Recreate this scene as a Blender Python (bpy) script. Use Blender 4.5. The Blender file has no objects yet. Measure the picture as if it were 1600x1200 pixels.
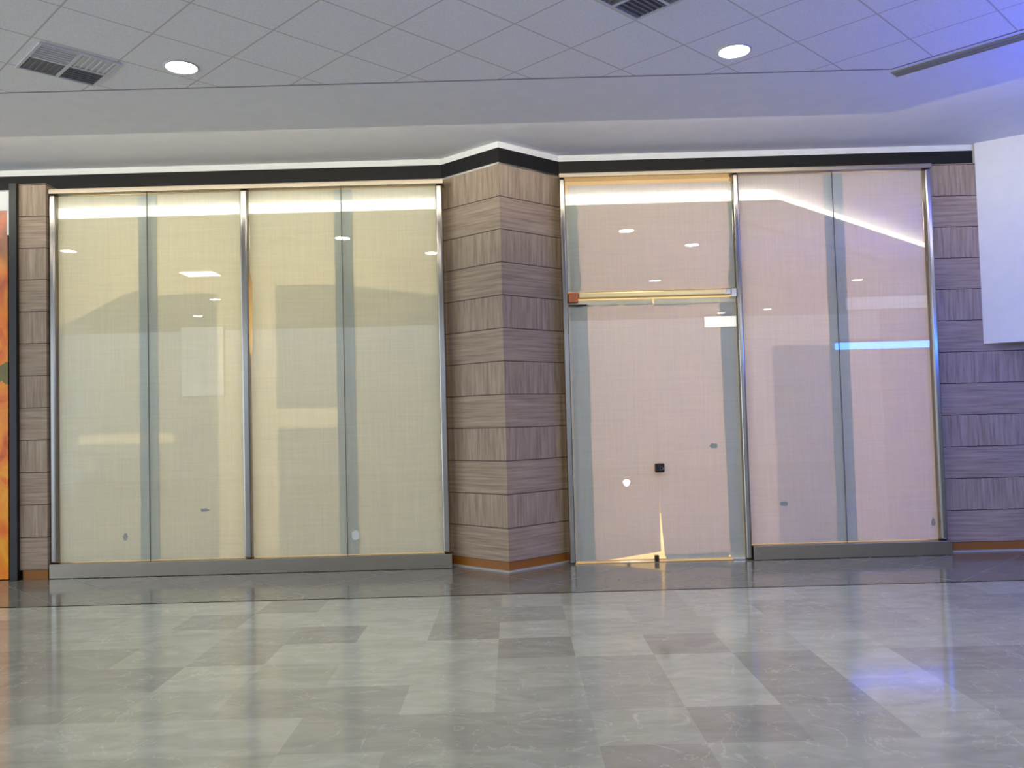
import bpy, bmesh, math, random
from mathutils import Matrix, Vector
random.seed(7)
C = bpy.context.scene.collection
SC = bpy.context.scene

# ------------------------------------------------------------------ camera, world, lights, exposure
cam_d = bpy.data.cameras.new('camera')
cam_d.sensor_fit = 'HORIZONTAL'; cam_d.sensor_width = 36.0
cam_d.lens = 36.0 * 1350.0 / 1600.0
cam_d.clip_end = 200
cam = bpy.data.objects.new('camera', cam_d); C.objects.link(cam)
cam.matrix_world = (Matrix.Translation((0, -9.64, 1.65)) @ Matrix.Rotation(math.pi/2 + math.atan(55/1350), 4, 'X')
                    @ Matrix.Rotation(-0.027, 4, 'Z'))
SC.camera = cam

w = bpy.data.worlds.new('mall_air'); SC.world = w; w.use_nodes = True
w.node_tree.nodes['Background'].inputs[0].default_value = (0.74, 0.86, 1.0, 1)
w.node_tree.nodes['Background'].inputs[1].default_value = 1.9

SC.view_settings.view_transform = 'Standard'
SC.view_settings.look = 'None'
SC.view_settings.exposure = 0.70
SC.view_settings.gamma = 1.0
SC.view_settings.use_curve_mapping = False

def area(name, loc, rot, sx, sy, power, col):
    d = bpy.data.lights.new(name, 'AREA'); d.shape = 'RECTANGLE'; d.size = sx; d.size_y = sy
    d.energy = power; d.color = col
    o = bpy.data.objects.new(name, d); C.objects.link(o); o.location = loc; o.rotation_euler = rot
    return o
# work lights inside the two papered-over shops
area('shop_work_light', (-3.1, 2.4, 4.3), (0, 0, 0), 4.4, 1.6, 170, (1.0, 0.91, 0.66))
area('shop_work_light', (2.7, 2.4, 4.3), (0, 0, 0), 4.0, 1.6, 130, (1.0, 0.92, 0.78))
DOWNLIGHT = 60.0
SPOT = 120.0               # radiance of a downlight lens
COVE = 7.6            # radiance of the cove strip
BLUE = 42.0           # radiance of the blue strip's face
BLUE_UP = 330.0       # radiance of the unseen slot added on top to tint the ceiling

# ------------------------------------------------------------------ materials
def mat(name):
    m = bpy.data.materials.new(name); m.use_nodes = True
    nt = m.node_tree
    return m, nt, nt.nodes, nt.links, nt.nodes['Principled BSDF']

def lin(r, g, b):
    f = lambda c: (c/255/12.92) if c/255 <= 0.04045 else ((c/255 + 0.055)/1.055)**2.4
    return (f(r), f(g), f(b), 1)

def plain(name, col, rough=0.6, metal=0.0, spec=0.5, bump=0.0, scale=200):
    m, nt, N, L, p = mat(name)
    p.inputs['Roughness'].default_value = rough; p.inputs['Metallic'].default_value = metal
    p.inputs['Specular IOR Level'].default_value = spec
    tc = N.new('ShaderNodeTexCoord'); no = N.new('ShaderNodeTexNoise'); no.inputs['Scale'].default_value = 6
    no.inputs['Detail'].default_value = 5
    L.new(tc.outputs['Object'], no.inputs['Vector'])
    mx = N.new('ShaderNodeMix'); mx.data_type = 'RGBA'
    mx.inputs['A'].default_value = [c*0.94 for c in col[:3]] + [1]; mx.inputs['B'].default_value = [min(1, c*1.05) for c in col[:3]] + [1]
    L.new(no.outputs['Fac'], mx.inputs['Factor']); L.new(mx.outputs['Result'], p.inputs['Base Color'])
    if bump:
        n2 = N.new('ShaderNodeTexNoise'); n2.inputs['Scale'].default_value = scale
        L.new(tc.outputs['Object'], n2.inputs['Vector'])
        b = N.new('ShaderNodeBump'); b.inputs['Strength'].default_value = bump; b.inputs['Distance'].default_value = 0.01
        L.new(n2.outputs['Fac'], b.inputs['Height']); L.new(b.outputs['Normal'], p.inputs['Normal'])
    return m

def emit(name, col, s):
    m, nt, N, L, p = mat(name)
    p.inputs['Base Color'].default_value = (0.8, 0.8, 0.8, 1)
    p.inputs['Emission Color'].default_value = (*col, 1); p.inputs['Emission Strength'].default_value = s
    return m

def math_node(N, L, op, a, b=None):
    n = N.new('ShaderNodeMath'); n.operation = op
    for k, v in ((0, a), (1, b)):
        if v is None: continue
        if isinstance(v, (int, float)): n.inputs[k].default_value = v
        else: L.new(v, n.inputs[k])
    return n.outputs[0]

def steel(name, col=(0.62, 0.61, 0.60), rough=0.28, vertical=True):
    m, nt, N, L, p = mat(name)
    p.inputs['Metallic'].default_value = 1.0
    tc = N.new('ShaderNodeTexCoord'); mp = N.new('ShaderNodeMapping'); no = N.new('ShaderNodeTexNoise')
    mp.inputs['Scale'].default_value = (120, 120, 2) if vertical else (2, 120, 120)
    no.inputs['Scale'].default_value = 3; no.inputs['Detail'].default_value = 4
    L.new(tc.outputs['Object'], mp.inputs['Vector']); L.new(mp.outputs[0], no.inputs['Vector'])
    cr = N.new('ShaderNodeValToRGB')
    cr.color_ramp.elements[0].color = [c*0.95 for c in col] + [1]; cr.color_ramp.elements[1].color = [min(1, c*1.04) for c in col] + [1]
    L.new(no.outputs['Fac'], cr.inputs[0]); L.new(cr.outputs[0], p.inputs['Base Color'])
    r = math_node(N, L, 'MULTIPLY_ADD', no.outputs['Fac'], 0.06); r.node.inputs[2].default_value = rough - 0.03
    L.new(r, p.inputs['Roughness'])
    return m

def glass_mat():
    m, nt, N, L, p = mat('shopfront_glass')
    N.remove(p); out = N['Material Output']
    tr = N.new('ShaderNodeBsdfTransparent'); tr.inputs[0].default_value = (0.975, 0.99, 0.985, 1)
    gl = N.new('ShaderNodeBsdfGlossy'); gl.inputs['Roughness'].default_value = 0.0
    lw = N.new('ShaderNodeLayerWeight'); lw.inputs['Blend'].default_value = 0.5
    f5 = math_node(N, L, 'POWER', lw.outputs['Facing'], 5.0)
    fr = math_node(N, L, 'MULTIPLY_ADD', f5, 0.95); fr.node.inputs[2].default_value = 0.045
    mx = N.new('ShaderNodeMixShader'); L.new(fr, mx.inputs[0]); L.new(tr.outputs[0], mx.inputs[1]); L.new(gl.outputs[0], mx.inputs[2])
    L.new(mx.outputs[0], out.inputs[0])
    return m

def paper_mat(name, col, through, tcol=None):
    """woven brown-white builder's paper: some light comes through it"""
    m, nt, N, L, p = mat(name)
    N.remove(p); out = N['Material Output']
    tc = N.new('ShaderNodeTexCoord')
    fac = None
    for sc in ((4, 4, 160), (160, 4, 4)):
        mp = N.new('ShaderNodeMapping'); mp.inputs['Scale'].default_value = sc
        no = N.new('ShaderNodeTexNoise'); no.inputs['Scale'].default_value = 0.6; no.inputs['Detail'].default_value = 5
        L.new(tc.outputs['Object'], mp.inputs['Vector']); L.new(mp.outputs[0], no.inputs['Vector'])
        fac = no.outputs['Fac'] if fac is None else math_node(N, L, 'MULTIPLY', math_node(N, L, 'ADD', fac, no.outputs['Fac']), 0.5)
    mx = N.new('ShaderNodeMix'); mx.data_type = 'RGBA'
    mx.inputs['A'].default_value = [c*0.80 for c in col[:3]] + [1]; mx.inputs['B'].default_value = [min(1, c*1.18) for c in col[:3]] + [1]
    L.new(fac, mx.inputs['Factor'])
    wr = N.new('ShaderNodeTexNoise'); wr.inputs['Scale'].default_value = 1.3; wr.inputs['Detail'].default_value = 3
    L.new(tc.outputs['Object'], wr.inputs['Vector'])
    b = N.new('ShaderNodeBump'); b.inputs['Strength'].default_value = 0.25; b.inputs['Distance'].default_value = 0.03
    L.new(wr.outputs['Fac'], b.inputs['Height'])
    df = N.new('ShaderNodeBsdfDiffuse'); L.new(mx.outputs['Result'], df.inputs['Color']); L.new(b.outputs[0], df.inputs['Normal'])
    tl = N.new('ShaderNodeBsdfTranslucent')
    if tcol is None: L.new(mx.outputs['Result'], tl.inputs['Color'])
    else: tl.inputs['Color'].default_value = tcol
    ms = N.new('ShaderNodeMixShader'); ms.inputs[0].default_value = through
    L.new(df.outputs[0], ms.inputs[1]); L.new(tl.outputs[0], ms.inputs[2]); L.new(ms.outputs[0], out.inputs[0])
    return m

ROW0, ROW = 0.107, 0.3633
def wood_mat():
    m, nt, N, L, p = mat('wood_look_tile')
    p.inputs['Roughness'].default_value = 0.5; p.inputs['Specular IOR Level'].default_value = 0.3
    tc = N.new('ShaderNodeTexCoord'); sp = N.new('ShaderNodeSeparateXYZ'); L.new(tc.outputs['Object'], sp.inputs[0])
    t = math_node(N, L, 'DIVIDE', math_node(N, L, 'SUBTRACT', sp.outputs['Z'], ROW0), ROW)
    row = math_node(N, L, 'FLOOR', t)
    fr = math_node(N, L, 'FRACT', t)
    par = math_node(N, L, 'MODULO', math_node(N, L, 'ADD', row, 100.0), 2.0)     # 1 on upright-grain rows
    u = math_node(N, L, 'ADD', sp.outputs['X'], math_node(N, L, 'MULTIPLY', row, 3.17))
    def grain(su, sz, scale, det):
        cb = N.new('ShaderNodeCombineXYZ')
        L.new(math_node(N, L, 'MULTIPLY', u, su), cb.inputs[0]); L.new(math_node(N, L, 'MULTIPLY', sp.outputs['Z'], sz), cb.inputs[1])
        no = N.new('ShaderNodeTexNoise'); no.inputs['Scale'].default_value = scale; no.inputs['Detail'].default_value = det
        no.inputs['Roughness'].default_value = 0.65
        L.new(cb.outputs[0], no.inputs['Vector']); return no.outputs['Fac']
    mixf = lambda a, b: (lambda n: (L.new(par, n.inputs['Factor']), L.new(a, n.inputs['A']), L.new(b, n.inputs['B']), n.outputs['Result'])[3])(N.new('ShaderNodeMix'))
    g = mixf(grain(0.8, 16, 2.2, 6), grain(16, 0.8, 2.2, 6))
    cr = N.new('ShaderNodeValToRGB'); e = cr.color_ramp.elements
    e[0].position = 0.30; e[0].color = lin(128, 109, 93); e[1].position = 0.70; e[1].color = lin(178, 159, 138)
    x = e.new(0.5); x.color = lin(156, 137, 118)
    L.new(g, cr.inputs[0])
    d = math_node(N, L, 'MINIMUM', fr, math_node(N, L, 'SUBTRACT', 1.0, fr))
    j = math_node(N, L, 'LESS_THAN', d, 0.014)
    mj = N.new('ShaderNodeMix'); mj.data_type = 'RGBA'; L.new(j, mj.inputs['Factor']); L.new(cr.outputs[0], mj.inputs['A'])
    mj.inputs['B'].default_value = lin(62, 50, 44)
    L.new(mj.outputs['Result'], p.inputs['Base Color'])
    b = N.new('ShaderNodeBump'); b.inputs['Strength'].default_value = 0.25; b.inputs['Distance'].default_value = 0.004
    L.new(g, b.inputs['Height']); L.new(b.outputs[0], p.inputs['Normal'])
    return m

def marble(name, col, rough=0.10):
    m, nt, N, L, p = mat(name)
    p.inputs['Roughness'].default_value = rough; p.inputs['Specular IOR Level'].default_value = 0.6
    tc = N.new('ShaderNodeTexCoord')
    no = N.new('ShaderNodeTexNoise'); no.inputs['Scale'].default_value = 3.0; no.inputs['Detail'].default_value = 8
    no.inputs['Distortion'].default_value = 1.2
    mp = N.new('ShaderNodeMapping'); mp.inputs['Scale'].default_value = (1, 2.2, 1); mp.inputs['Rotation'].default_value = (0, 0, 0.5)
    L.new(tc.outputs['Object'], mp.inputs['Vector']); L.new(mp.outputs[0], no.inputs['Vector'])
    cr = N.new('ShaderNodeValToRGB'); e = cr.color_ramp.elements
    e[0].position = 0.3; e[0].color = [c*0.86 for c in col[:3]] + [1]; e[1].position = 0.72; e[1].color = [min(1, c*1.12) for c in col[:3]] + [1]
    L.new(no.outputs['Fac'], cr.inputs[0])
    # thin pale veins
    v = N.new('ShaderNodeTexNoise'); v.inputs['Scale'].default_value = 1.6; v.inputs['Detail'].default_value = 6; v.inputs['Distortion'].default_value = 2.0
    L.new(tc.outputs['Object'], v.inputs['Vector'])
    a = math_node(N, L, 'ABSOLUTE', math_node(N, L, 'SUBTRACT', v.outputs['Fac'], 0.5))
    k = math_node(N, L, 'MULTIPLY', math_node(N, L, 'LESS_THAN', a, 0.005), 0.15)
    mx = N.new('ShaderNodeMix'); mx.data_type = 'RGBA'; L.new(k, mx.inputs['Factor']); L.new(cr.outputs[0], mx.inputs['A'])
    mx.inputs['B'].default_value = lin(215, 215, 208)
    L.new(mx.outputs['Result'], p.inputs['Base Color'])
    return m

TX, TY, TH = 0.09, -3.58, 0.61       # 610 mm ceiling grid turned 45 degrees
def ceiling_mat():
    m, nt, N, L, p = mat('acoustic_ceiling_tile')
    p.inputs['Roughness'].default_value = 0.9; p.inputs['Specular IOR Level'].default_value = 0.1
    tc = N.new('ShaderNodeTexCoord'); sp = N.new('ShaderNodeSeparateXYZ'); L.new(tc.outputs['Object'], sp.inputs[0])
    dx = math_node(N, L, 'SUBTRACT', sp.outputs['X'], TX); dy = math_node(N, L, 'SUBTRACT', sp.outputs['Y'], TY)
    k = 1/(math.sqrt(2)*TH)
    lines = None
    for op in ('ADD', 'SUBTRACT'):
        c = math_node(N, L, 'FRACT', math_node(N, L, 'ADD', math_node(N, L, 'MULTIPLY', math_node(N, L, op, dx, dy), k), 100.0))
        d = math_node(N, L, 'MINIMUM', c, math_node(N, L, 'SUBTRACT', 1.0, c))
        l = math_node(N, L, 'LESS_THAN', d, 0.011)
        lines = l if lines is None else math_node(N, L, 'MAXIMUM', lines, l)
    no = N.new('ShaderNodeTexNoise'); no.inputs['Scale'].default_value = 90; no.inputs['Detail'].default_value = 3
    L.new(tc.outputs['Object'], no.inputs['Vector'])
    cr = N.new('ShaderNodeValToRGB'); e = cr.color_ramp.elements
    e[0].position = 0.3; e[0].color = lin(226, 226, 228); e[1].position = 0.7; e[1].color = lin(240, 240, 242)
    L.new(no.outputs['Fac'], cr.inputs[0])
    mx = N.new('ShaderNodeMix'); mx.data_type = 'RGBA'; L.new(lines, mx.inputs['Factor']); L.new(cr.outputs[0], mx.inputs['A'])
    mx.inputs['B'].default_value = lin(200, 196, 192)
    L.new(mx.outputs['Result'], p.inputs['Base Color'])
    b = N.new('ShaderNodeBump'); b.inputs['Strength'].default_value = 0.3; b.inputs['Distance'].default_value = 0.006
    L.new(math_node(N, L, 'SUBTRACT', no.outputs['Fac'], lines), b.inputs['Height']); L.new(b.outputs[0], p.inputs['Normal'])
    return m

def print_mat():
    """soft orange flower print on the neighbouring shop's panel"""
    m, nt, N, L, p = mat('flower_print')
    p.inputs['Roughness'].default_value = 0.35
    tc = N.new('ShaderNodeTexCoord'); mp = N.new('ShaderNodeMapping'); mp.inputs['Scale'].default_value = (1.6, 1, 1.1)
    no = N.new('ShaderNodeTexNoise'); no.inputs['Scale'].default_value = 1.7; no.inputs['Detail'].default_value = 4; no.inputs['Distortion'].default_value = 1.5
    L.new(tc.outputs['Object'], mp.inputs['Vector']); L.new(mp.outputs[0], no.inputs['Vector'])
    cr = N.new('ShaderNodeValToRGB'); e = cr.color_ramp.elements
    e[0].position = 0.22; e[0].color = lin(150, 52, 12); e[1].position = 0.80; e[1].color = lin(250, 190, 40)
    a = e.new(0.42); a.color = lin(232, 112, 10); b = e.new(0.58); b.color = lin(240, 150, 12)
    L.new(no.outputs['Fac'], cr.inputs[0])
    # paler pinks and greys up in the top of the print, a green leaf part way up
    sp = N.new('ShaderNodeSeparateXYZ'); L.new(tc.outputs['Object'], sp.inputs[0])
    top = N.new('ShaderNodeMapRange'); top.inputs[1].default_value = 3.0; top.inputs[2].default_value = 4.0
    L.new(sp.outputs['Z'], top.inputs[0])
    n2 = N.new('ShaderNodeTexNoise'); n2.inputs['Scale'].default_value = 3.2; n2.inputs['Detail'].default_value = 3
    L.new(tc.outputs['Object'], n2.inputs['Vector'])
    c2 = N.new('ShaderNodeValToRGB'); f = c2.color_ramp.elements
    f[0].position = 0.35; f[0].color = lin(110, 92, 86); f[1].position = 0.65; f[1].color = lin(226, 130, 84)
    L.new(n2.outputs['Fac'], c2.inputs[0])
    m1 = N.new('ShaderNodeMix'); m1.data_type = 'RGBA'; L.new(top.outputs[0], m1.inputs['Factor']); L.new(cr.outputs[0], m1.inputs['A']); L.new(c2.outputs[0], m1.inputs['B'])
    dz = math_node(N, L, 'ABSOLUTE', math_node(N, L, 'ADD', math_node(N, L, 'SUBTRACT', sp.outputs['Z'], 2.33), math_node(N, L, 'MULTIPLY', math_node(N, L, 'SUBTRACT', n2.outputs['Fac'], 0.5), 0.6)))
    leaf = math_node(N, L, 'MULTIPLY', math_node(N, L, 'LESS_THAN', dz, 0.13), 0.85)
    m2 = N.new('ShaderNodeMix'); m2.data_type = 'RGBA'; L.new(leaf, m2.inputs['Factor']); L.new(m1.outputs['Result'], m2.inputs['A']); m2.inputs['B'].default_value = lin(60, 92, 40)
    L.new(m2.outputs['Result'], p.inputs['Base Color'])
    return m

M = dict(
    white=plain('white_paint', lin(228, 227, 224), 0.7, bump=0.05),
    soffit=plain('soffit_paint', lin(232, 233, 236), 0.8, bump=0.04),
    drywall=plain('cream_drywall', lin(232, 214, 178), 0.8),
    black=plain('black_fascia_paint', lin(15, 13, 11), 0.55, spec=0.3),
    blackmetal=plain('black_metal', lin(22, 20, 20), 0.4),
    steelv=steel('brushed_steel', (0.35, 0.325, 0.295), rough=0.18), steelh=steel('brushed_steel_lengthwise', (0.33, 0.285, 0.225), 0.26, vertical=False),
    chrome=plain('chrome', (0.8, 0.8, 0.8, 1), 0.12, 1.0), brass=steel('brass_bar', (0.98, 0.76, 0.38), 0.30, vertical=False),
    copper=plain('copper_patch', lin(190, 112, 80), 0.35, 0.7),
    glass=glass_mat(), silicone=plain('grey_silicone', lin(96, 104, 104), 0.5),
    paper_l=paper_mat('paper_yellowish', lin(232, 229, 212), 0.42), paper_r=paper_mat('paper_pinkish', lin(232, 222, 214), 0.42),
    liner=paper_mat('shade_liner_paper', lin(240, 237, 226), 0.80),
    strip=paper_mat('grey_tape', lin(222, 224, 216), 0.52),
    wood=wood_mat(), base=plain('orange_timber', lin(142, 88, 26), 0.45), curb=plain('white_sealant', lin(165, 162, 156), 0.6),
    grid=plain('grey_reveal', lin(140, 140, 150), 0.7), olive=plain('olive_metal', lin(150, 146, 122), 0.5),
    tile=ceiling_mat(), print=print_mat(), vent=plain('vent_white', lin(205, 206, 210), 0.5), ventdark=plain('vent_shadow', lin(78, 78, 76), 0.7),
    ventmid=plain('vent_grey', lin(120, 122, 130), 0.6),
    lamp=emit('downlight_lens', (1.0, 0.95, 0.86), DOWNLIGHT), cove=emit('cove_strip', (1.0, 0.94, 0.78), COVE),
    blue=emit('blue_strip', (0.02, 0.11, 1.0), BLUE), sign=emit('lit_sign_face', (1.0, 0.96, 0.88), 7.0), screen=emit('lit_display_face', (0.72, 0.84, 1.0), 0.9),
    blueup=emit('added_blue_uplight', (0.02, 0.07, 1.0), BLUE_UP),
    holelamp=emit('hole_lamp_glow', (1.0, 0.96, 0.88), 10.0),
    panel=emit('light_panel_face', (1.0, 0.96, 0.88), 10.0),
    dark=plain('dark_shopfront', lin(70, 66, 64), 0.7), smudge=plain('grey_smudge', lin(150, 152, 152), 0.8), sticker=plain('white_sticker', lin(225, 226, 226), 0.5),
    lockm=plain('dark_lock_metal', lin(52, 46, 42), 0.3, 0.6),
)
FLOOR = [marble('marble_light', lin(151, 153, 142)), marble('marble_mid', lin(143, 145, 134)), marble('marble_grey', lin(137, 138, 128)),
         marble('marble_dark', lin(130, 130, 121)), marble('marble_border', lin(106, 104, 97), 0.12), plain('floor_joint', lin(22, 22, 21), 0.9, spec=0.0), plain('pale_joint', lin(134, 134, 128), 0.4)]

# ------------------------------------------------------------------ mesh helpers
def bx(bm, x0, x1, y0, y1, z0, z1):
    v = [bm.verts.new(p) for p in ((x0,y0,z0),(x1,y0,z0),(x1,y1,z0),(x0,y1,z0),(x0,y0,z1),(x1,y0,z1),(x1,y1,z1),(x0,y1,z1))]
    for f in ((0,3,2,1),(4,5,6,7),(0,1,5,4),(1,2,6,5),(2,3,7,6),(3,0,4,7)): bm.faces.new([v[i] for i in f])

def prism(bm, poly, a0, a1, axis='z'):
    """extrude a polygon: axis z takes (x, y), axis y takes (x, z)"""
    mk = (lambda p, a: (p[0], p[1], a)) if axis == 'z' else (lambda p, a: (p[0], a, p[1]))
    lo = [bm.verts.new(mk(p, a0)) for p in poly]; hi = [bm.verts.new(mk(p, a1)) for p in poly]
    n = len(poly); bm.faces.new(lo); bm.faces.new(hi[::-1])
    for i in range(n): bm.faces.new((lo[i], hi[i], hi[(i+1) % n], lo[(i+1) % n]))

def lathe(bm, prof, n=32):
    rings = []
    for r, z in prof:
        rings.append([bm.verts.new((r*math.cos(2*math.pi*i/n), r*math.sin(2*math.pi*i/n), z)) for i in range(n)])
    for a, b in zip(rings, rings[1:]):
        for i in range(n): bm.faces.new((a[i], a[(i+1) % n], b[(i+1) % n], b[i]))
    return rings

def obj(name, bm, m, parent=None, bevel=0.0, seg=3, smooth=False):
    bmesh.ops.recalc_face_normals(bm, faces=bm.faces)
    me = bpy.data.meshes.new(name); bm.to_mesh(me); bm.free()
    for x in (m if isinstance(m, list) else [m]): me.materials.append(x)
    o = bpy.data.objects.new(name, me); C.objects.link(o)
    if parent: o.parent = parent
    if bevel:
        md = o.modifiers.new('edge', 'BEVEL'); md.width = bevel; md.segments = seg; md.limit_method = 'ANGLE'
    if smooth:
        for p in me.polygons: p.use_smooth = True
    return o

def box(name, m, dims, parent=None, bevel=0.0, seg=3):
    bm = bmesh.new(); bx(bm, *dims); return obj(name, bm, m, parent, bevel, seg)

def tag(o, label, cat, group=None, kind=None):
    o['label'] = label; o['category'] = cat
    if group: o['group'] = group
    if kind: o['kind'] = kind
    return o
def struct(o, label, cat): return tag(o, label, cat, kind='structure')
def empty(name, loc=(0, 0, 0), rz=0.0):
    o = bpy.data.objects.new(name, None); C.objects.link(o); o.location = loc; o.rotation_euler = (0, 0, rz)
    o.empty_display_size = 0.1
    return o

# ------------------------------------------------------------------ floor
bm = bmesh.new()
def fquad(pts, mi):
    f = bm.faces.new([bm.verts.new((x, y, 0)) for x, y in pts]); f.material_index = mi
shade = {(-1,0):3,(0,1):3,(3,2):3,(3,3):3,(2,4):3,(-1,4):2,(-6,2):3,(-5,2):3,(-6,3):2,(-5,3):2,(-4,1):3,(-4,0):2,(-3,0):3,(-6,1):3,(-7,1):3,(5,2):3,(6,2):3,(5,3):2,
         (-1,2):0,(-1,3):0,(2,2):0,(2,3):0,(1,2):2,(1,3):2,(0,3):1,(0,4):2,(1,4):1,(4,1):0,(5,0):2,(3,1):1,(4,2):0,(4,3):0,(3,4):2,(-3,3):2,(-2,3):2,(-4,3):1,(-2,1):0,(-3,1):0,
         (-1,1):0,(1,1):0,(0,0):0,(-2,0):0,(0,2):1,(-4,2):0,(-3,2):1,(-2,2):0,(5,1):1,(6,1):1,(4,0):1,(3,0):1,(2,0):1,(1,0):1,(-5,0):1,(-6,0):1,(-5,1):1}
TXF, TYF, TW, TD = -0.15, -2.51, 0.54, 0.545
for i in range(-26, 27):
    for j in range(-2, 29):
        x0, y1 = TXF + TW*i, TYF - TD*j
        s = shade.get((i, j), random.choice((0, 0, 1, 1, 1, 2, 2, 3)))
        fquad([(x0, y1-TD), (x0+TW, y1-TD), (x0+TW, y1), (x0, y1)], s)
X0, X1 = TXF - TW*26, TXF + TW*27
YE = TYF + 2*TD
fquad([(X0, YE), (X1, YE), (X1, YE+0.032), (X0, YE+0.032)], 5)
fquad([(X0, YE+0.032), (X1, YE+0.032), (X1, 5.2), (X0, 5.2)], 4)
# pale joints of the border's turned tiles, laid 0.6 mm above it
def jstrip(p, q, wd=0.008):
    d = (Vector(q) - Vector(p)).normalized(); n = Vector((-d.y, d.x)) * wd/2
    f = bm.faces.new([bm.verts.new((*v, 0.0006)) for v in (Vector(p)-n, Vector(q)-n, Vector(q)+n, Vector(p)+n)]); f.material_index = 6
for k in range(-16, 18):
    x = -0.08 + k*0.86
    jstrip((x, -1.37), (x+1.47, 0.10)); jstrip((x, -1.37), (x-1.47, 0.10))
o = obj('floor', bm, FLOOR)
struct(o, 'polished grey marble tile floor with a darker border strip along the shopfronts', 'floor')

# ------------------------------------------------------------------ front wall, column, side cladding
WY = 0.34
ZB0, ZB1, ZC = 4.48, 4.637, 4.71           # black band, white band above it, upper ceiling
CL, CT, CR = (-0.756, 0.34), (-0.083, -0.25), (0.608, 0.34)
def offs(d):
    """the wall line with the column's nose, moved d towards the hall"""
    return [(CL[0]-0.35*d, WY-d), (CT[0], CT[1]-1.32*d), (CR[0]+0.35*d, WY-d)]
bm = bmesh.new()
prism(bm, [(-9, WY), CL, CT, CR, (9, 0.34), (9, 0.62), (-9, 0.62)], ZB0-0.02, ZC)
o = obj('wall_front', bm, M['white']); struct(o, 'white painted wall strip above the black band, following the column nose', 'wall')
bm = bmesh.new(); q = offs(0.012)
prism(bm, [(-9, WY-0.012)] + q + [(5.44, WY-0.012), (5.44, WY), CR, CT, CL, (-9, WY)], ZB0, ZB1)
o = obj('trim_1', bm, M['black']); struct(o, 'black fascia band running over both shopfronts and round the column', 'trim')

col = empty('column', (CT[0], 0.1, 0)); tag(col, 'pointed pier clad in brown wood-look tiles between the two shopfronts', 'column')
def local(o, par):
    o.parent = par; o.matrix_parent_inverse = Matrix.Translation(-Vector(par.location)); return o
bm = bmesh.new(); prism(bm, [CL, CT, CR, (0.608, 0.62), (-0.756, 0.62)], 0.107, ZB0-0.001); local(obj('tile_cladding', bm, M['wood']), col)
bm = bmesh.new(); q = offs(-0.012)
prism(bm, [CL, (CT[0], CT[1]+0.004), CR, (0.608, 0.6), (-0.756, 0.6)], 0.018, 0.107)
b_ = local(obj('baseboard', bm, M['base']), col); b_['label'] = 'orange-brown timber base of the pier'
bm = bmesh.new(); q = offs(0.03)
prism(bm, q + [CR, CT, CL], 0.0, 0.017); local(obj('floor_seal', bm, M['curb']), col)['label'] = 'white sealant line at the floor'

def clad(name, x0, x1, y0, lab):
    o = box(name, M['wood'], (x0, x1, y0, 0.62, 0.107, ZB0-0.001)); struct(o, lab, 'wall')
clad('wall_left', -5.56, -5.252, 0.10, 'narrow strip of brown wood-look tiles between the black post and the left shopfront')
clad('wall_right', 4.862, 9.0, 0.30, 'brown wood-look tiled wall right of the shopfronts, running under the white bulkhead')
o = box('baseboard_left', M['base'], (-5.53, -5.252, 0.104, 0.6, 0.0, 0.107)); struct(o, 'orange timber base under the left tile strip', 'baseboard')
o = box('baseboard_right', M['base'], (4.875, 9.0, 0.304, 0.6, 0.018, 0.107)); struct(o, 'dark orange timber base under the right tiled wall', 'baseboard')
o = box('trim_2', M['curb'], (4.875, 9.0, 0.275, 0.34, 0.0, 0.017)); struct(o, 'white sealant line at the foot of the right wall', 'trim')

bm = bmesh.new(); prism(bm, [(5.45, 0.299), (8.4, -1.90), (9.0, -1.90), (9.0, 0.299)], 2.372, ZC)
o = obj('wall_bulkhead', bm, M['white']); struct(o, 'plain white bulkhead box hanging over the tiled wall at the far right', 'bulkhead')
# ------------------------------------------------------------------ ceilings
IN = [(-9.0, -1.50), (3.665, -1.50), (10.0, -7.835)]
def shift(d):
    t = math.tan(math.radians(22.5))
    return [(-9.0, -1.5-d), (3.665-d*t, -1.5-d), (10.0-d*math.sqrt(2)-0.0, -7.835)]
OUT = shift(1.08)
bm = bmesh.new(); prism(bm, [(-18, -15.2), (10.0, -15.2), (10.0-1.08*math.sqrt(2), -7.835), OUT[1], (-18, -2.58)], 4.47, 4.50)
o = obj('ceiling', bm, M['tile']); struct(o, 'grey acoustic tile ceiling laid diagonally', 'ceiling')
bm = bmesh.new(); a = shift(1.078); prism(bm, a + IN[::-1], 4.47, 4.505)
o = obj('ceiling_soffit', bm, M['soffit']); struct(o, 'plain grey ceiling strip between the tiles and the lit cove', 'ceiling')
bm = bmesh.new(); prism(bm, shift(1.082+0.0) + shift(1.068)[::-1], 4.466, 4.471)
o = obj('trim_3', bm, M['grid']); struct(o, 'thin grey strip standing in for the shadow gap where the tile ceiling meets the plain strip', 'trim')  # grey strip drawn in place of the dark shadow gap
bm = bmesh.new(); prism(bm, [(-9, -9), (10, -9), (10, 0.62), (-9, 0.62)], ZC, ZC+0.05)
o = obj('ceiling_upper', bm, M['soffit']); struct(o, 'raised plain ceiling right in front of the shopfronts, glowing at the cove', 'ceiling')
bm = bmesh.new(); prism(bm, shift(0.30) + shift(0.26)[::-1], 4.506, ZC-0.001)
o = obj('wall_cove', bm, M['white']); struct(o, 'white back wall of the light cove', 'wall')
bm = bmesh.new(); prism(bm, shift(0.258) + shift(0.235)[::-1], 4.54, 4.705)
tag(obj('cove_light', bm, M['cove']), 'long warm white light strip hidden in the ceiling cove, mirrored in the glass', 'light')

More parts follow.
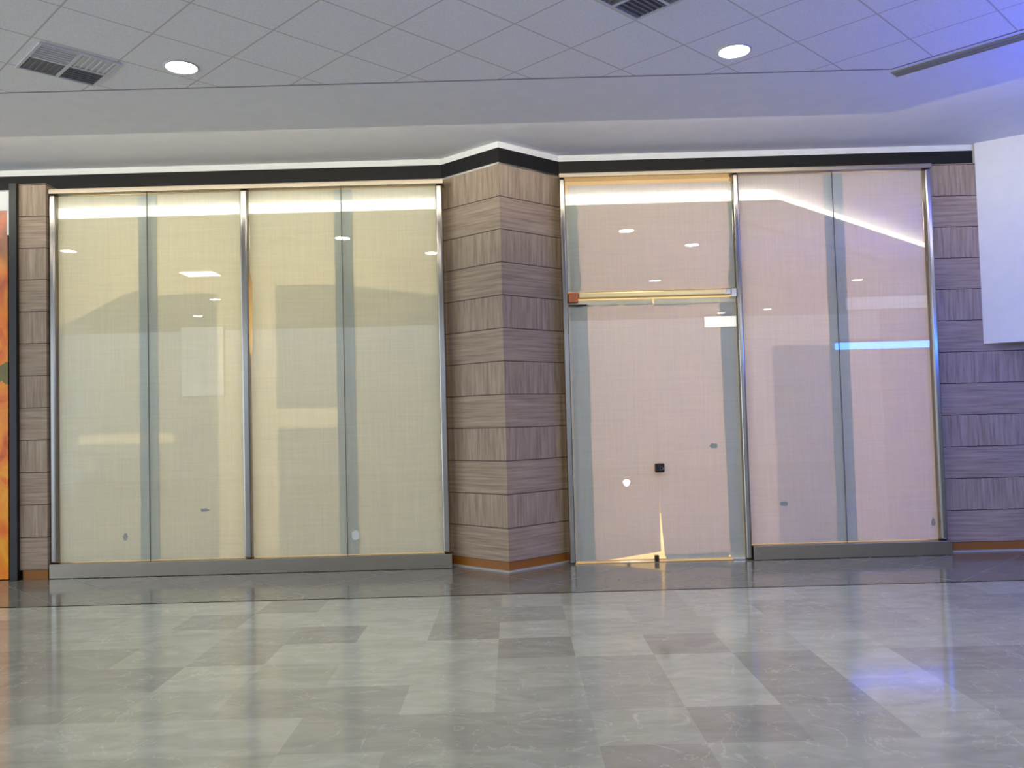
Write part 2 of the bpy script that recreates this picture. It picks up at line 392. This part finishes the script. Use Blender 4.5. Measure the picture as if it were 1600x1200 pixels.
# ------------------------------------------------------------------ shopfront windows and doors
FY0, FY1, GY0, GY1 = 0.14, 0.33, 0.185, 0.197
def frame(par, x0, x1, z0, z1, name='side_frame'): return box(name, M['steelv'], (x0, x1, FY0, FY1, z0, z1), par, 0.022, 4)
def pane(par, x0, x1, z0, z1, name='glass_pane'): return box(name, M['glass'], (x0, x1, GY0, GY1, z0, z1), par)

w1 = empty('window_1'); struct(w1, 'papered-over four-pane shopfront in a steel frame left of the pier', 'window')
frame(w1, -5.25, -5.172, 0.165, 4.36); frame(w1, -0.82, -0.742, 0.165, 4.36)
frame(w1, -3.062, -2.976, 0.165, 4.36, 'mullion')
box('header', M['steelh'], (-5.25, -0.725, 0.13, 0.33, 4.362, 4.422), w1, 0.006)
box('sill', M['steelh'], (-5.235, -0.722, 0.10, 0.33, 0.001, 0.164), w1, 0.006)
for a, b in ((-5.172, -4.141), (-4.133, -3.062), (-2.976, -1.910), (-1.902, -0.82)): pane(w1, a, b, 0.165, 4.36)
for x in (-4.137, -1.906): box('silicone_joint', M['silicone'], (x-0.004, x+0.004, GY0, GY1, 0.165, 4.36), w1)

w2 = empty('window_2'); struct(w2, 'papered-over two-pane shopfront in a steel frame right of the glass doors', 'window')
frame(w2, 2.585, 2.653, 0.0, 4.39, 'mullion'); frame(w2, 4.785, 4.860, 0.16, 4.39)
box('header', M['steelh'], (0.60, 4.862, 0.13, 0.33, 4.392, 4.445), w2, 0.006)
box('sill', M['steelh'], (2.654, 4.872, 0.085, 0.33, 0.001, 0.159), w2, 0.006)
for a, b in ((2.653, 3.736), (3.744, 4.785)): pane(w2, a, b, 0.16, 4.39)
box('silicone_joint', M['silicone'], (3.736, 3.744, GY0, GY1, 0.16, 4.39), w2)

w3 = empty('window_3'); struct(w3, 'square papered-over transom glass above the double doors', 'window')
pane(w3, 0.668, 2.585, 3.083, 4.39)
frame(w3, 0.598, 0.668, 0.0, 4.39, 'jamb')

for nm, x0, x1, lab in (('door_1', 0.675, 1.640, 'left leaf of the frameless glass double doors, papered inside'), ('door_2', 1.646, 2.580, 'right leaf of the frameless glass double doors, papered inside')):
    d = empty(nm); struct(d, lab, 'door')
    pane(d, x0, x1, 0.012, 2.985)
    if nm == 'door_1':
        k = box('floor_bolt', M['lockm'], (1.556, 1.604, 0.16, 0.215, 0.006, 0.075), d, 0.006)
    else:
        k = box('lock_case', M['lockm'], (1.592, 1.698, 0.145, 0.215, 1.005, 1.105), d, 0.014)
        bm = bmesh.new(); rr = lathe(bm, ((0.0005, 0.0), (0.016, 0.0), (0.020, 0.004), (0.020, 0.012)), 20)
        c = obj('lock_cylinder', bm, M['chrome'], k, smooth=True); c.rotation_euler = (math.pi/2, 0, 0); c.location = (1.66, 0.145, 1.05)
        box('pivot_fitting', M['chrome'], (2.44, 2.575, 0.15, 0.215, 0.004, 0.030), d, 0.004)
tb = empty('transom_bar', (1.625, 0.18, 3.0)); tag(tb, 'shiny brass bar across the opening above the glass double doors', 'door rail')
local(box('bar', M['brass'], (0.780, 2.52, 0.145, 0.235, 2.995, 3.078), bevel=0.022, seg=5), tb)
local(box('end_patch', M['copper'], (0.672, 0.779, 0.125, 0.235, 2.955, 3.068), bevel=0.006), tb)['label'] = 'dull copper patch fitting'
bm = bmesh.new(); bx(bm, 2.521, 2.583, 0.13, 0.235, 2.972, 3.072); bx(bm, 2.46, 2.52, 0.128, 0.144, 3.0, 3.07)
local(obj('end_bracket', bm, M['chrome'], bevel=0.012), tb)['label'] = 'chrome bracket'
o = box('trim_4', M['steelh'], (0.668, 2.585, 0.15, 0.30, 0.0, 0.005)); struct(o, 'thin bright steel threshold under the glass doors', 'trim')

# ------------------------------------------------------------------ paper behind the glass
def sheet(name, m, poly, y, lab, cat='paper', th=0.003, nx=0):
    bm = bmesh.new(); prism(bm, poly, y, y+th, 'y')
    return tag(obj(name, bm, m), lab, cat)
def rough_edge(x0, z0, x1, z1, n, amp):
    r = random.Random(int(abs(x0*1000+z0*77)))
    out = []
    for i in range(n+1):
        t = i/n; dx, dz = x1-x0, z1-z0; l = math.hypot(dx, dz); k = r.uniform(-amp, amp) if 0 < i < n else 0
        out.append((x0+dx*t-dz/l*k, z0+dz*t+dx/l*k))
    return out
PY, SY, LY = 0.222, 0.210, 0.236
L_, R_ = M['paper_l'], M['paper_r']
rect = lambda x0, x1, z0, z1: [(x0, z0), (x1, z0), (x1, z1), (x0, z1)]
sheet('paper_sheet', L_, rect(-5.171, -4.139, 0.168, 4.358), PY, 'cream paper sheet behind the first glass pane, beside the left tile strip')
sheet('paper_sheet', L_, rect(-4.135, -3.063, 0.168, 4.358), PY, 'cream paper sheet behind the glass just left of the left shopfront mullion')
sheet('paper_sheet', L_, [(-2.975, 0.168), (-1.908, 0.168), (-1.908, 4.358), (-2.975, 4.358), (-2.975, 3.42), (-2.953, 3.30), (-2.953, 2.60), (-2.975, 2.40)], PY, 'cream paper sheet behind the glass just right of the left shopfront mullion')
sheet('paper_sheet', L_, rect(-1.904, -0.821, 0.168, 4.358), PY, 'cream paper sheet behind the pane next to the tiled pier')
sheet('paper_sheet', R_, rough_edge(0.70, 3.075, 0.70, 3.08, 1, 0) + [(2.58, 3.08), (2.58, 4.325), (0.70, 4.325)], PY, 'pinkish paper sheet behind the transom glass above the doors')
# left leaf: the lower edge curls up towards the meeting joint; a small hole is torn in it
bm = bmesh.new()
hx, hz, hr = 1.272, 0.893, 0.036
edge = [(0.69, 0.03), (0.85, 0.025), (1.00, 0.022), (1.2, 0.05), (1.4, 0.078), (1.57, 0.098), (1.637, 0.11)]
outer = edge + [(1.637, 2.94), (0.69, 2.94)]
ov = [bm.verts.new((x, PY, z)) for x, z in outer]
hv = [bm.verts.new((hx+hr*(1+0.18*math.sin(3*a))*math.cos(a), PY, hz+hr*math.sin(a))) for a in [2*math.pi*i/14 for i in range(14)]]
es = [bm.edges.new((ov[i], ov[(i+1) % len(ov)])) for i in range(len(ov))] + [bm.edges.new((hv[i], hv[(i+1) % 14])) for i in range(14)]
bmesh.ops.triangle_fill(bm, edges=es, use_beauty=True)
g = bmesh.ops.extrude_face_region(bm, geom=list(bm.faces)); bmesh.ops.translate(bm, verts=[v for v in g['geom'] if isinstance(v, bmesh.types.BMVert)], vec=(0, 0.003, 0))
tag(obj('paper_sheet', bm, R_), 'pinkish paper sheet on the left door leaf, torn hole, lower edge curled up', 'paper')
sheet('paper_sheet', R_, rough_edge(1.680, 0.05, 2.575, 0.05, 22, 0.008) + [(2.575, 2.93), (1.638, 2.93), (1.638, 0.70)], PY, 'pinkish paper sheet on the right door leaf, its left edge cut back below the lock')
sheet('paper_sheet', R_, [(2.672, 0.165), (3.738, 0.165), (3.738, 4.388), (2.654, 4.388), (2.654, 0.95)], PY, 'pinkish paper sheet behind the glass just right of the door mullion')
sheet('paper_sheet', R_, rect(3.742, 4.783, 0.165, 4.388), PY, 'pinkish paper sheet behind the pane next to the right tiled wall')
# second layers of paper, added to shade parts of the sheets from behind
LN = M['liner']
sheet('shade_liner', LN, [(-5.16, 0.18), (-4.14, 0.18), (-4.14, 1.50), (-4.95, 1.51), (-4.95, 1.61), (-4.14, 1.62), (-4.14, 3.28), (-4.45, 3.20), (-4.8, 3.02), (-5.16, 2.85)], LY, 'added shading layer of paper with a slanting top behind the first left pane', th=0.002)
sheet('shade_liner', LN, [(-4.05, 0.18), (-3.36, 0.18), (-3.36, 3.19), (-4.05, 3.19), (-4.05, 1.62), (-3.86, 1.61), (-3.86, 1.51), (-4.05, 1.50)], LY, 'added shading layer of paper leaving a brighter stripe left of the left mullion', th=0.002)
sheet('shade_liner', LN, rect(-2.69, -1.99, 1.85, 3.26), LY, 'upper added shading layer of paper behind the pane right of the left mullion', th=0.002)
sheet('shade_liner', LN, rect(-2.69, -1.99, 0.18, 1.63), LY, 'lower added shading layer of paper behind the pane right of the left mullion', th=0.002)
sheet('shade_liner', LN, [(-1.87, 0.18), (-0.83, 0.18), (-0.83, 3.10), (-1.87, 3.24)], LY, 'added shading layer of paper behind the pane beside the pier', th=0.002)
sheet('shade_liner', LN, rect(2.985, 3.67, 0.18, 2.42), LY, 'added shading layer of paper low behind the pane right of the doors', th=0.002)
# grey strips over the joints and the paper edges
ST = M['strip']
sheet('seam_strip', ST, rect(-4.250, -4.040, 0.17, 4.345), SY, 'grey tape strip over the glass joint in the left half of the left shopfront', 'tape')
sheet('seam_strip', ST, rect(-1.995, -1.785, 0.17, 4.345), SY, 'grey tape strip over the glass joint in the right half of the left shopfront', 'tape')
sheet('seam_strip', ST, rect(3.645, 3.865, 0.17, 4.37), SY, 'grey tape strip over the glass joint of the right shopfront', 'tape')
sheet('edge_strip', ST, rough_edge(0.890, 0.02, 0.885, 2.94, 10, 0.004) + [(0.672, 2.94), (0.672, 0.02)], SY, 'grey tape strip down the hinge side of the left door leaf', 'tape')
sheet('edge_strip', ST, [(2.583, 0.02), (2.583, 2.985)] + rough_edge(2.395, 2.985, 2.425, 0.02, 10, 0.004), SY, 'grey tape strip down the hinge side of the right door leaf', 'tape')
sheet('edge_strip', ST, rough_edge(0.810, 3.085, 0.795, 4.10, 9, 0.020) + [(0.670, 4.24), (0.670, 3.085)], SY, 'ragged grey tape strip at the left edge of the transom glass', 'tape')
sheet('edge_strip', ST, [(2.584, 3.085), (2.584, 4.26)] + rough_edge(2.545, 4.26, 2.52, 3.085, 9, 0.022), SY, 'ragged grey tape strip at the right edge of the transom glass', 'tape')
sheet('edge_strip', ST, [(1.69, 0.015), (2.40, 0.02)] + rough_edge(2.40, 0.085, 1.69, 0.075, 20, 0.014), SY, 'ragged grey tape along the foot of the right door leaf', 'tape')
sheet('edge_strip', ST, [(0.672, 2.984), (0.672, 2.925)] + rough_edge(0.672, 2.925, 1.632, 2.925, 14, 0.014) + [(1.632, 2.984)], SY, 'ragged grey tape under the brass bar on the left leaf', 'tape')
sheet('edge_strip', ST, [(1.65, 2.984)] + rough_edge(1.65, 2.900, 2.39, 2.915, 14, 0.012) + [(2.39, 2.984)], SY, 'ragged grey tape under the brass bar on the right leaf', 'tape')
# small bits stuck to the paper
def blob(x, z, rx, rz, m, lab, cat, name):
    r = random.Random(int(x*100)); pts = []
    for i in range(14):
        a = 2*math.pi*i/14; k = r.uniform(0.75, 1.15); pts.append((x+rx*k*math.cos(a), z+rz*k*math.sin(a)))
    bm = bmesh.new(); prism(bm, pts, SY+0.0065, SY+0.0085, 'y'); tag(obj(name, bm, m), lab, cat)
blob(2.275, 1.285, 0.045, 0.030, M['smudge'], 'small grey patch on the right door paper, right of the lock', 'patch', 'paper_patch')
blob(3.050, 0.610, 0.050, 0.028, M['smudge'], 'small grey patch low on the paper right of the doors', 'patch', 'paper_patch')
blob(4.735, 0.360, 0.026, 0.050, M['smudge'], 'small grey patch at the lower right corner by the right tiled wall', 'patch', 'paper_patch')
blob(-4.43, 0.440, 0.026, 0.045, M['smudge'], 'small grey patch low on the first left paper sheet', 'patch', 'paper_patch')
blob(-3.525, 0.712, 0.055, 0.020, M['smudge'], 'small grey patch low on the paper left of the left mullion', 'patch', 'paper_patch')
bm = bmesh.new()
prism(bm, [(-1.815+0.045*math.cos(a), 0.385+0.055*math.sin(a)) for a in [math.pi*2*i/16 for i in range(16)]], SY-0.006, SY-0.004, 'y')
tag(obj('window_sticker', bm, M['sticker']), 'small white sticker low on the glass joint of the left shopfront', 'sticker')

# ------------------------------------------------------------------ the two shops behind the paper
def shop(x0, x1, n):
    for nm, d, lab in (('wall_shop_rear', (x0-0.1, x1+0.1, 5.0, 5.1, 0, 4.62), 'cream rear wall inside the %s shop'),
                       ('wall_shop_side', (x0-0.1, x0, 0.62, 5.0, 0, 4.62), 'cream left side wall inside the %s shop'),
                       ('wall_shop_side', (x1, x1+0.1, 0.62, 5.0, 0, 4.62), 'cream right side wall inside the %s shop'),
                       ('ceiling_shop', (x0-0.1, x1+0.1, 0.62, 5.1, 4.62, 4.7), 'cream ceiling inside the %s shop')):
        struct(box(nm, M['drywall'], d), lab % n, 'wall' if 'wall' in nm else 'ceiling')
shop(-5.5, -0.3, 'left'); shop(0.3, 5.1, 'right')
for x0, x1, lab in ((-5.5, -0.3, 'pale bare floor inside the left shop'), (0.3, 5.1, 'pale bare floor inside the right shop, glimpsed under the doors')):
    struct(box('floor_shop', M['drywall'], (x0, x1, 0.345, 5.0, 0.0007, 0.006)), lab, 'floor')
wl = empty('added_hole_lamp', (1.53, 2.2, 0.006), 0.15); tag(wl, 'glowing lamp added inside to brighten the torn hole in the left door paper', 'lamp')  # lamp added behind the hole so that it shows bright
box('lamp_head', M['blackmetal'], (-0.16, 0.16, 0.0, 0.09, 0.63, 0.86), wl, 0.01); box('lamp_glass', M['holelamp'], (-0.14, 0.14, -0.008, -0.0005, 0.65, 0.84), wl)
box('stand', M['blackmetal'], (-0.02, 0.02, 0.02, 0.06, 0.02, 0.629), wl); box('foot', M['blackmetal'], (-0.2, 0.2, -0.1, 0.18, 0.001, 0.019), wl)

# ------------------------------------------------------------------ neighbouring print panel with black post, far left
ps = empty('poster_panel', (-6.9, 0.1, 0)); tag(ps, 'tall orange flower print in a black frame at the far left edge', 'poster')
local(box('print', M['print'], (-8.6, -5.70, 0.12, 0.16, 0.01, 4.18)), ps)
bm = bmesh.new(); bx(bm, -8.7, -5.70, 0.11, 0.17, 4.18, 4.40); bx(bm, -5.70, -5.645, 0.11, 0.17, 3.9, 4.40)
local(obj('white_border', bm, M['white']), ps)['label'] = 'white border at the top of the print'
local(box('post', M['blackmetal'], (-5.645, -5.562, 0.05, 0.30, 0.0, ZB0-0.001), bevel=0.004), ps)['label'] = 'square black post'
struct(box('wall_neighbour', M['dark'], (-9, -5.56, 0.31, 0.62, 0, ZB0-0.02)), 'dark wall behind the flower print', 'wall')

# ------------------------------------------------------------------ ceiling fittings
def make_downlight():
    r = empty('downlight')
    bm = bmesh.new(); lathe(bm, ((0.135, 0.0), (0.133, -0.008), (0.118, -0.010), (0.112, -0.002), (0.110, 0.012)), 40)
    obj('trim_ring', bm, M['vent'], r, smooth=True)
    bm = bmesh.new(); lathe(bm, ((0.0004, -0.009), (0.06, -0.008), (0.113, -0.003)), 40)
    obj('lens', bm, M['lamp'], r, smooth=True)
    d = bpy.data.lights.new('bulb', 'SPOT'); d.energy = SPOT; d.color = (1.0, 0.95, 0.88); d.spot_size = math.radians(150); d.spot_blend = 1.0; d.shadow_soft_size = 0.09
    b = bpy.data.objects.new('bulb', d); C.objects.link(b); b.parent = r; b.location = (0, 0, -0.03)
    return r
def dup(root, loc):
    c = root.copy(); C.objects.link(c); c.location = loc
    for ch in root.children:
        k = ch.copy(); C.objects.link(k); k.parent = c
    return c
dl = make_downlight()
spots = [(-2.515, -3.00, 'round lit downlight in the diagonal tiles at the left, near the square vent'),
         (1.80, -3.02, 'round lit downlight in the diagonal tiles right of centre'),
         (-6.89, -3.41, 'round lit downlight over the far left end of the hall'),
         (-1.28, -4.35, 'round lit downlight just behind the two front ones, left of centre'),
         (3.05, -4.25, 'round lit downlight behind the right front one'),
         (-6.49, -8.94, 'round lit downlight deep in the hall at the left'),
         (-7.90, -11.75, 'round lit downlight farthest away at the left of the hall'),
         (3.05, -7.96, 'round lit downlight over the middle of the hall, right of the viewer'),
         (5.91, -14.10, 'round lit downlight by the far opposite shops, nearer the middle'),
         (7.03, -13.51, 'round lit downlight by the far opposite shops, farther right'),
         (7.55, -8.62, 'round lit downlight deep in the hall at the right')]
for i, (x, y, lab) in enumerate(spots):
    o = dl if i == 0 else dup(dl, (0, 0, 0))
    o.location = (x, y, 4.469); tag(o, lab, 'ceiling light', 'round downlights in the tile ceiling')

def make_vent(loc, rz, shades, lab):
    """four-way square air outlet filling one ceiling tile: each quarter blows its own way"""
    r = empty('air_vent', loc, rz); tag(r, lab, 'vent', 'square vents in the tile ceiling')
    h = 0.29
    bm = bmesh.new()
    for d in ((-h, h, -h, -h+0.02), (-h, h, h-0.02, h), (-h, -h+0.02, -h+0.02, h-0.02), (h-0.02, h, -h+0.02, h-0.02), (-0.012, 0.012, -h+0.02, h-0.02), (-h+0.02, -0.012, -0.012, 0.012), (0.012, h-0.02, -0.012, 0.012)):
        bx(bm, d[0], d[1], d[2], d[3], -0.014, 0.0)
    obj('frame', bm, M['vent'], r)
    k = 0
    for sx, sy in ((-1, -1), (1, -1), (1, 1), (-1, 1)):
        bm = bmesh.new(); x0, x1 = sorted((sx*0.013, sx*(h-0.021))); y0, y1 = sorted((sy*0.013, sy*(h-0.021)))
        bx(bm, x0, x1, y0, y1, -0.004, -0.001)
        q = obj('louvre_field', bm, M[shades[k]], r)
        bm = bmesh.new()
        for s in range(6):
            t = (s+0.5)/6
            if k % 2 == 0: c = y0+(y1-y0)*t; bx(bm, x0, x1, c-0.006, c+0.006, -0.012, -0.0045)
            else: c = x0+(x1-x0)*t; bx(bm, c-0.006, c+0.006, y0, y1, -0.012, -0.0045)
        obj('slats', bm, M['ventmid' if shades[k] != 'vent' else 'vent'], q)
        k += 1
    return r
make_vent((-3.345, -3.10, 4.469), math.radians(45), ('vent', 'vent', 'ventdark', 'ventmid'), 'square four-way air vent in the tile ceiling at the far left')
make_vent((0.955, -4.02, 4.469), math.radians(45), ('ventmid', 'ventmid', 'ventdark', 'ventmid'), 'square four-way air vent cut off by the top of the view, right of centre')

lv = empty('linear_vent', (3.29, -2.46, 4.469), math.radians(-45)); tag(lv, 'long olive-grey slot vent along the angled ceiling edge at the right', 'vent')
bm = bmesh.new(); bx(bm, 0.0, 5.5, -0.065, -0.050, -0.010, 0.0); bx(bm, 0.0, 5.5, 0.045, 0.060, -0.010, 0.0); obj('rails', bm, M['olive'], lv)
box('slot', M['olive'], (0.0, 5.5, -0.049, 0.044, -0.004, -0.001), lv)
box('blade', M['grid'], (0.0, 5.5, -0.006, 0.000, -0.009, -0.0045), lv)

struct(box('wall_added_blocker', M['grid'], (12.0, 12.2, -18.2, 0.62, 0, 8.0)), 'unseen grey wall added at the right to keep side light out of the hall', 'wall')  # unseen wall, added to darken the right side

# ------------------------------------------------------------------ what the glass mirrors: the hall behind the viewer
struct(box('wall_opposite', M['soffit'], (-18, 12, -18.2, -18.0, 0, 8.0)), 'plain pale wall on the opposite side of the hall', 'wall')
bl = empty('light_bar', (6.9, -4.06, 2.69)); tag(bl, 'bright blue light bar hung at the right of the hall, mirrored in the right pane', 'light')
bm = bmesh.new()
for a in ((-0.041, 0.041, 0.062, 0.072), (-0.041, -0.033, 0.072, 0.115), (0.033, 0.041, 0.072, 0.115)): bx(bm, -1.6, 1.6, *a)
obj('housing', bm, M['blackmetal'], bl)
box('added_uplight', M['blueup'], (-1.58, 1.58, -0.030, 0.030, 0.0725, 0.080), bl)  # unseen glowing strip added to wash the ceiling blue
box('tube', M['blue'], (-1.6, 1.6, -0.04, 0.04, -0.05, 0.06), bl, 0.02)
for x in (-1.3, 1.3): box('hanger_rod', M['blackmetal'], (x-0.006, x+0.006, -0.040, -0.030, 0.116, 1.78), bl)
def lightbox(name, x0, x1, y, z0, z1, m, lab, cat):
    r = empty(name, ((x0+x1)/2, y, z0)); tag(r, lab, cat); hw = (x1-x0)/2; h = z1-z0
    box('casing', M['blackmetal'], (-hw-0.02, hw+0.02, -0.10, -0.001, -0.02, h+0.02), r)
    box('lit_face', m, (-hw, hw, 0.0, 0.012, 0.0, h), r)
lightbox('lit_sign', 5.30, 6.35, -13.5, 4.02, 4.30, M['sign'], 'long white lit sign on the opposite side, mirrored above the right door', 'sign')
lightbox('lit_display', -7.85, -6.85, -10.5, 2.40, 4.05, M['screen'], 'upright pale blue lit display mirrored in the left shopfront', 'display')
lightbox('lit_sign', 8.2, 10.9, -11.0, 4.10, 4.40, M['screen'], 'broad dim white sign mirrored in the far right pane', 'sign')
lp = empty('ceiling_troffer', (-5.65, -5.70, 4.469)); tag(lp, 'oblong white light panel in the hall ceiling, mirrored in the left shopfront', 'ceiling light')
box('panel_frame', M['vent'], (-0.33, 0.33, -0.27, 0.27, -0.008, 0.0), lp); box('diffuser', M['panel'], (-0.30, 0.30, -0.24, 0.24, -0.014, -0.0085), lp)
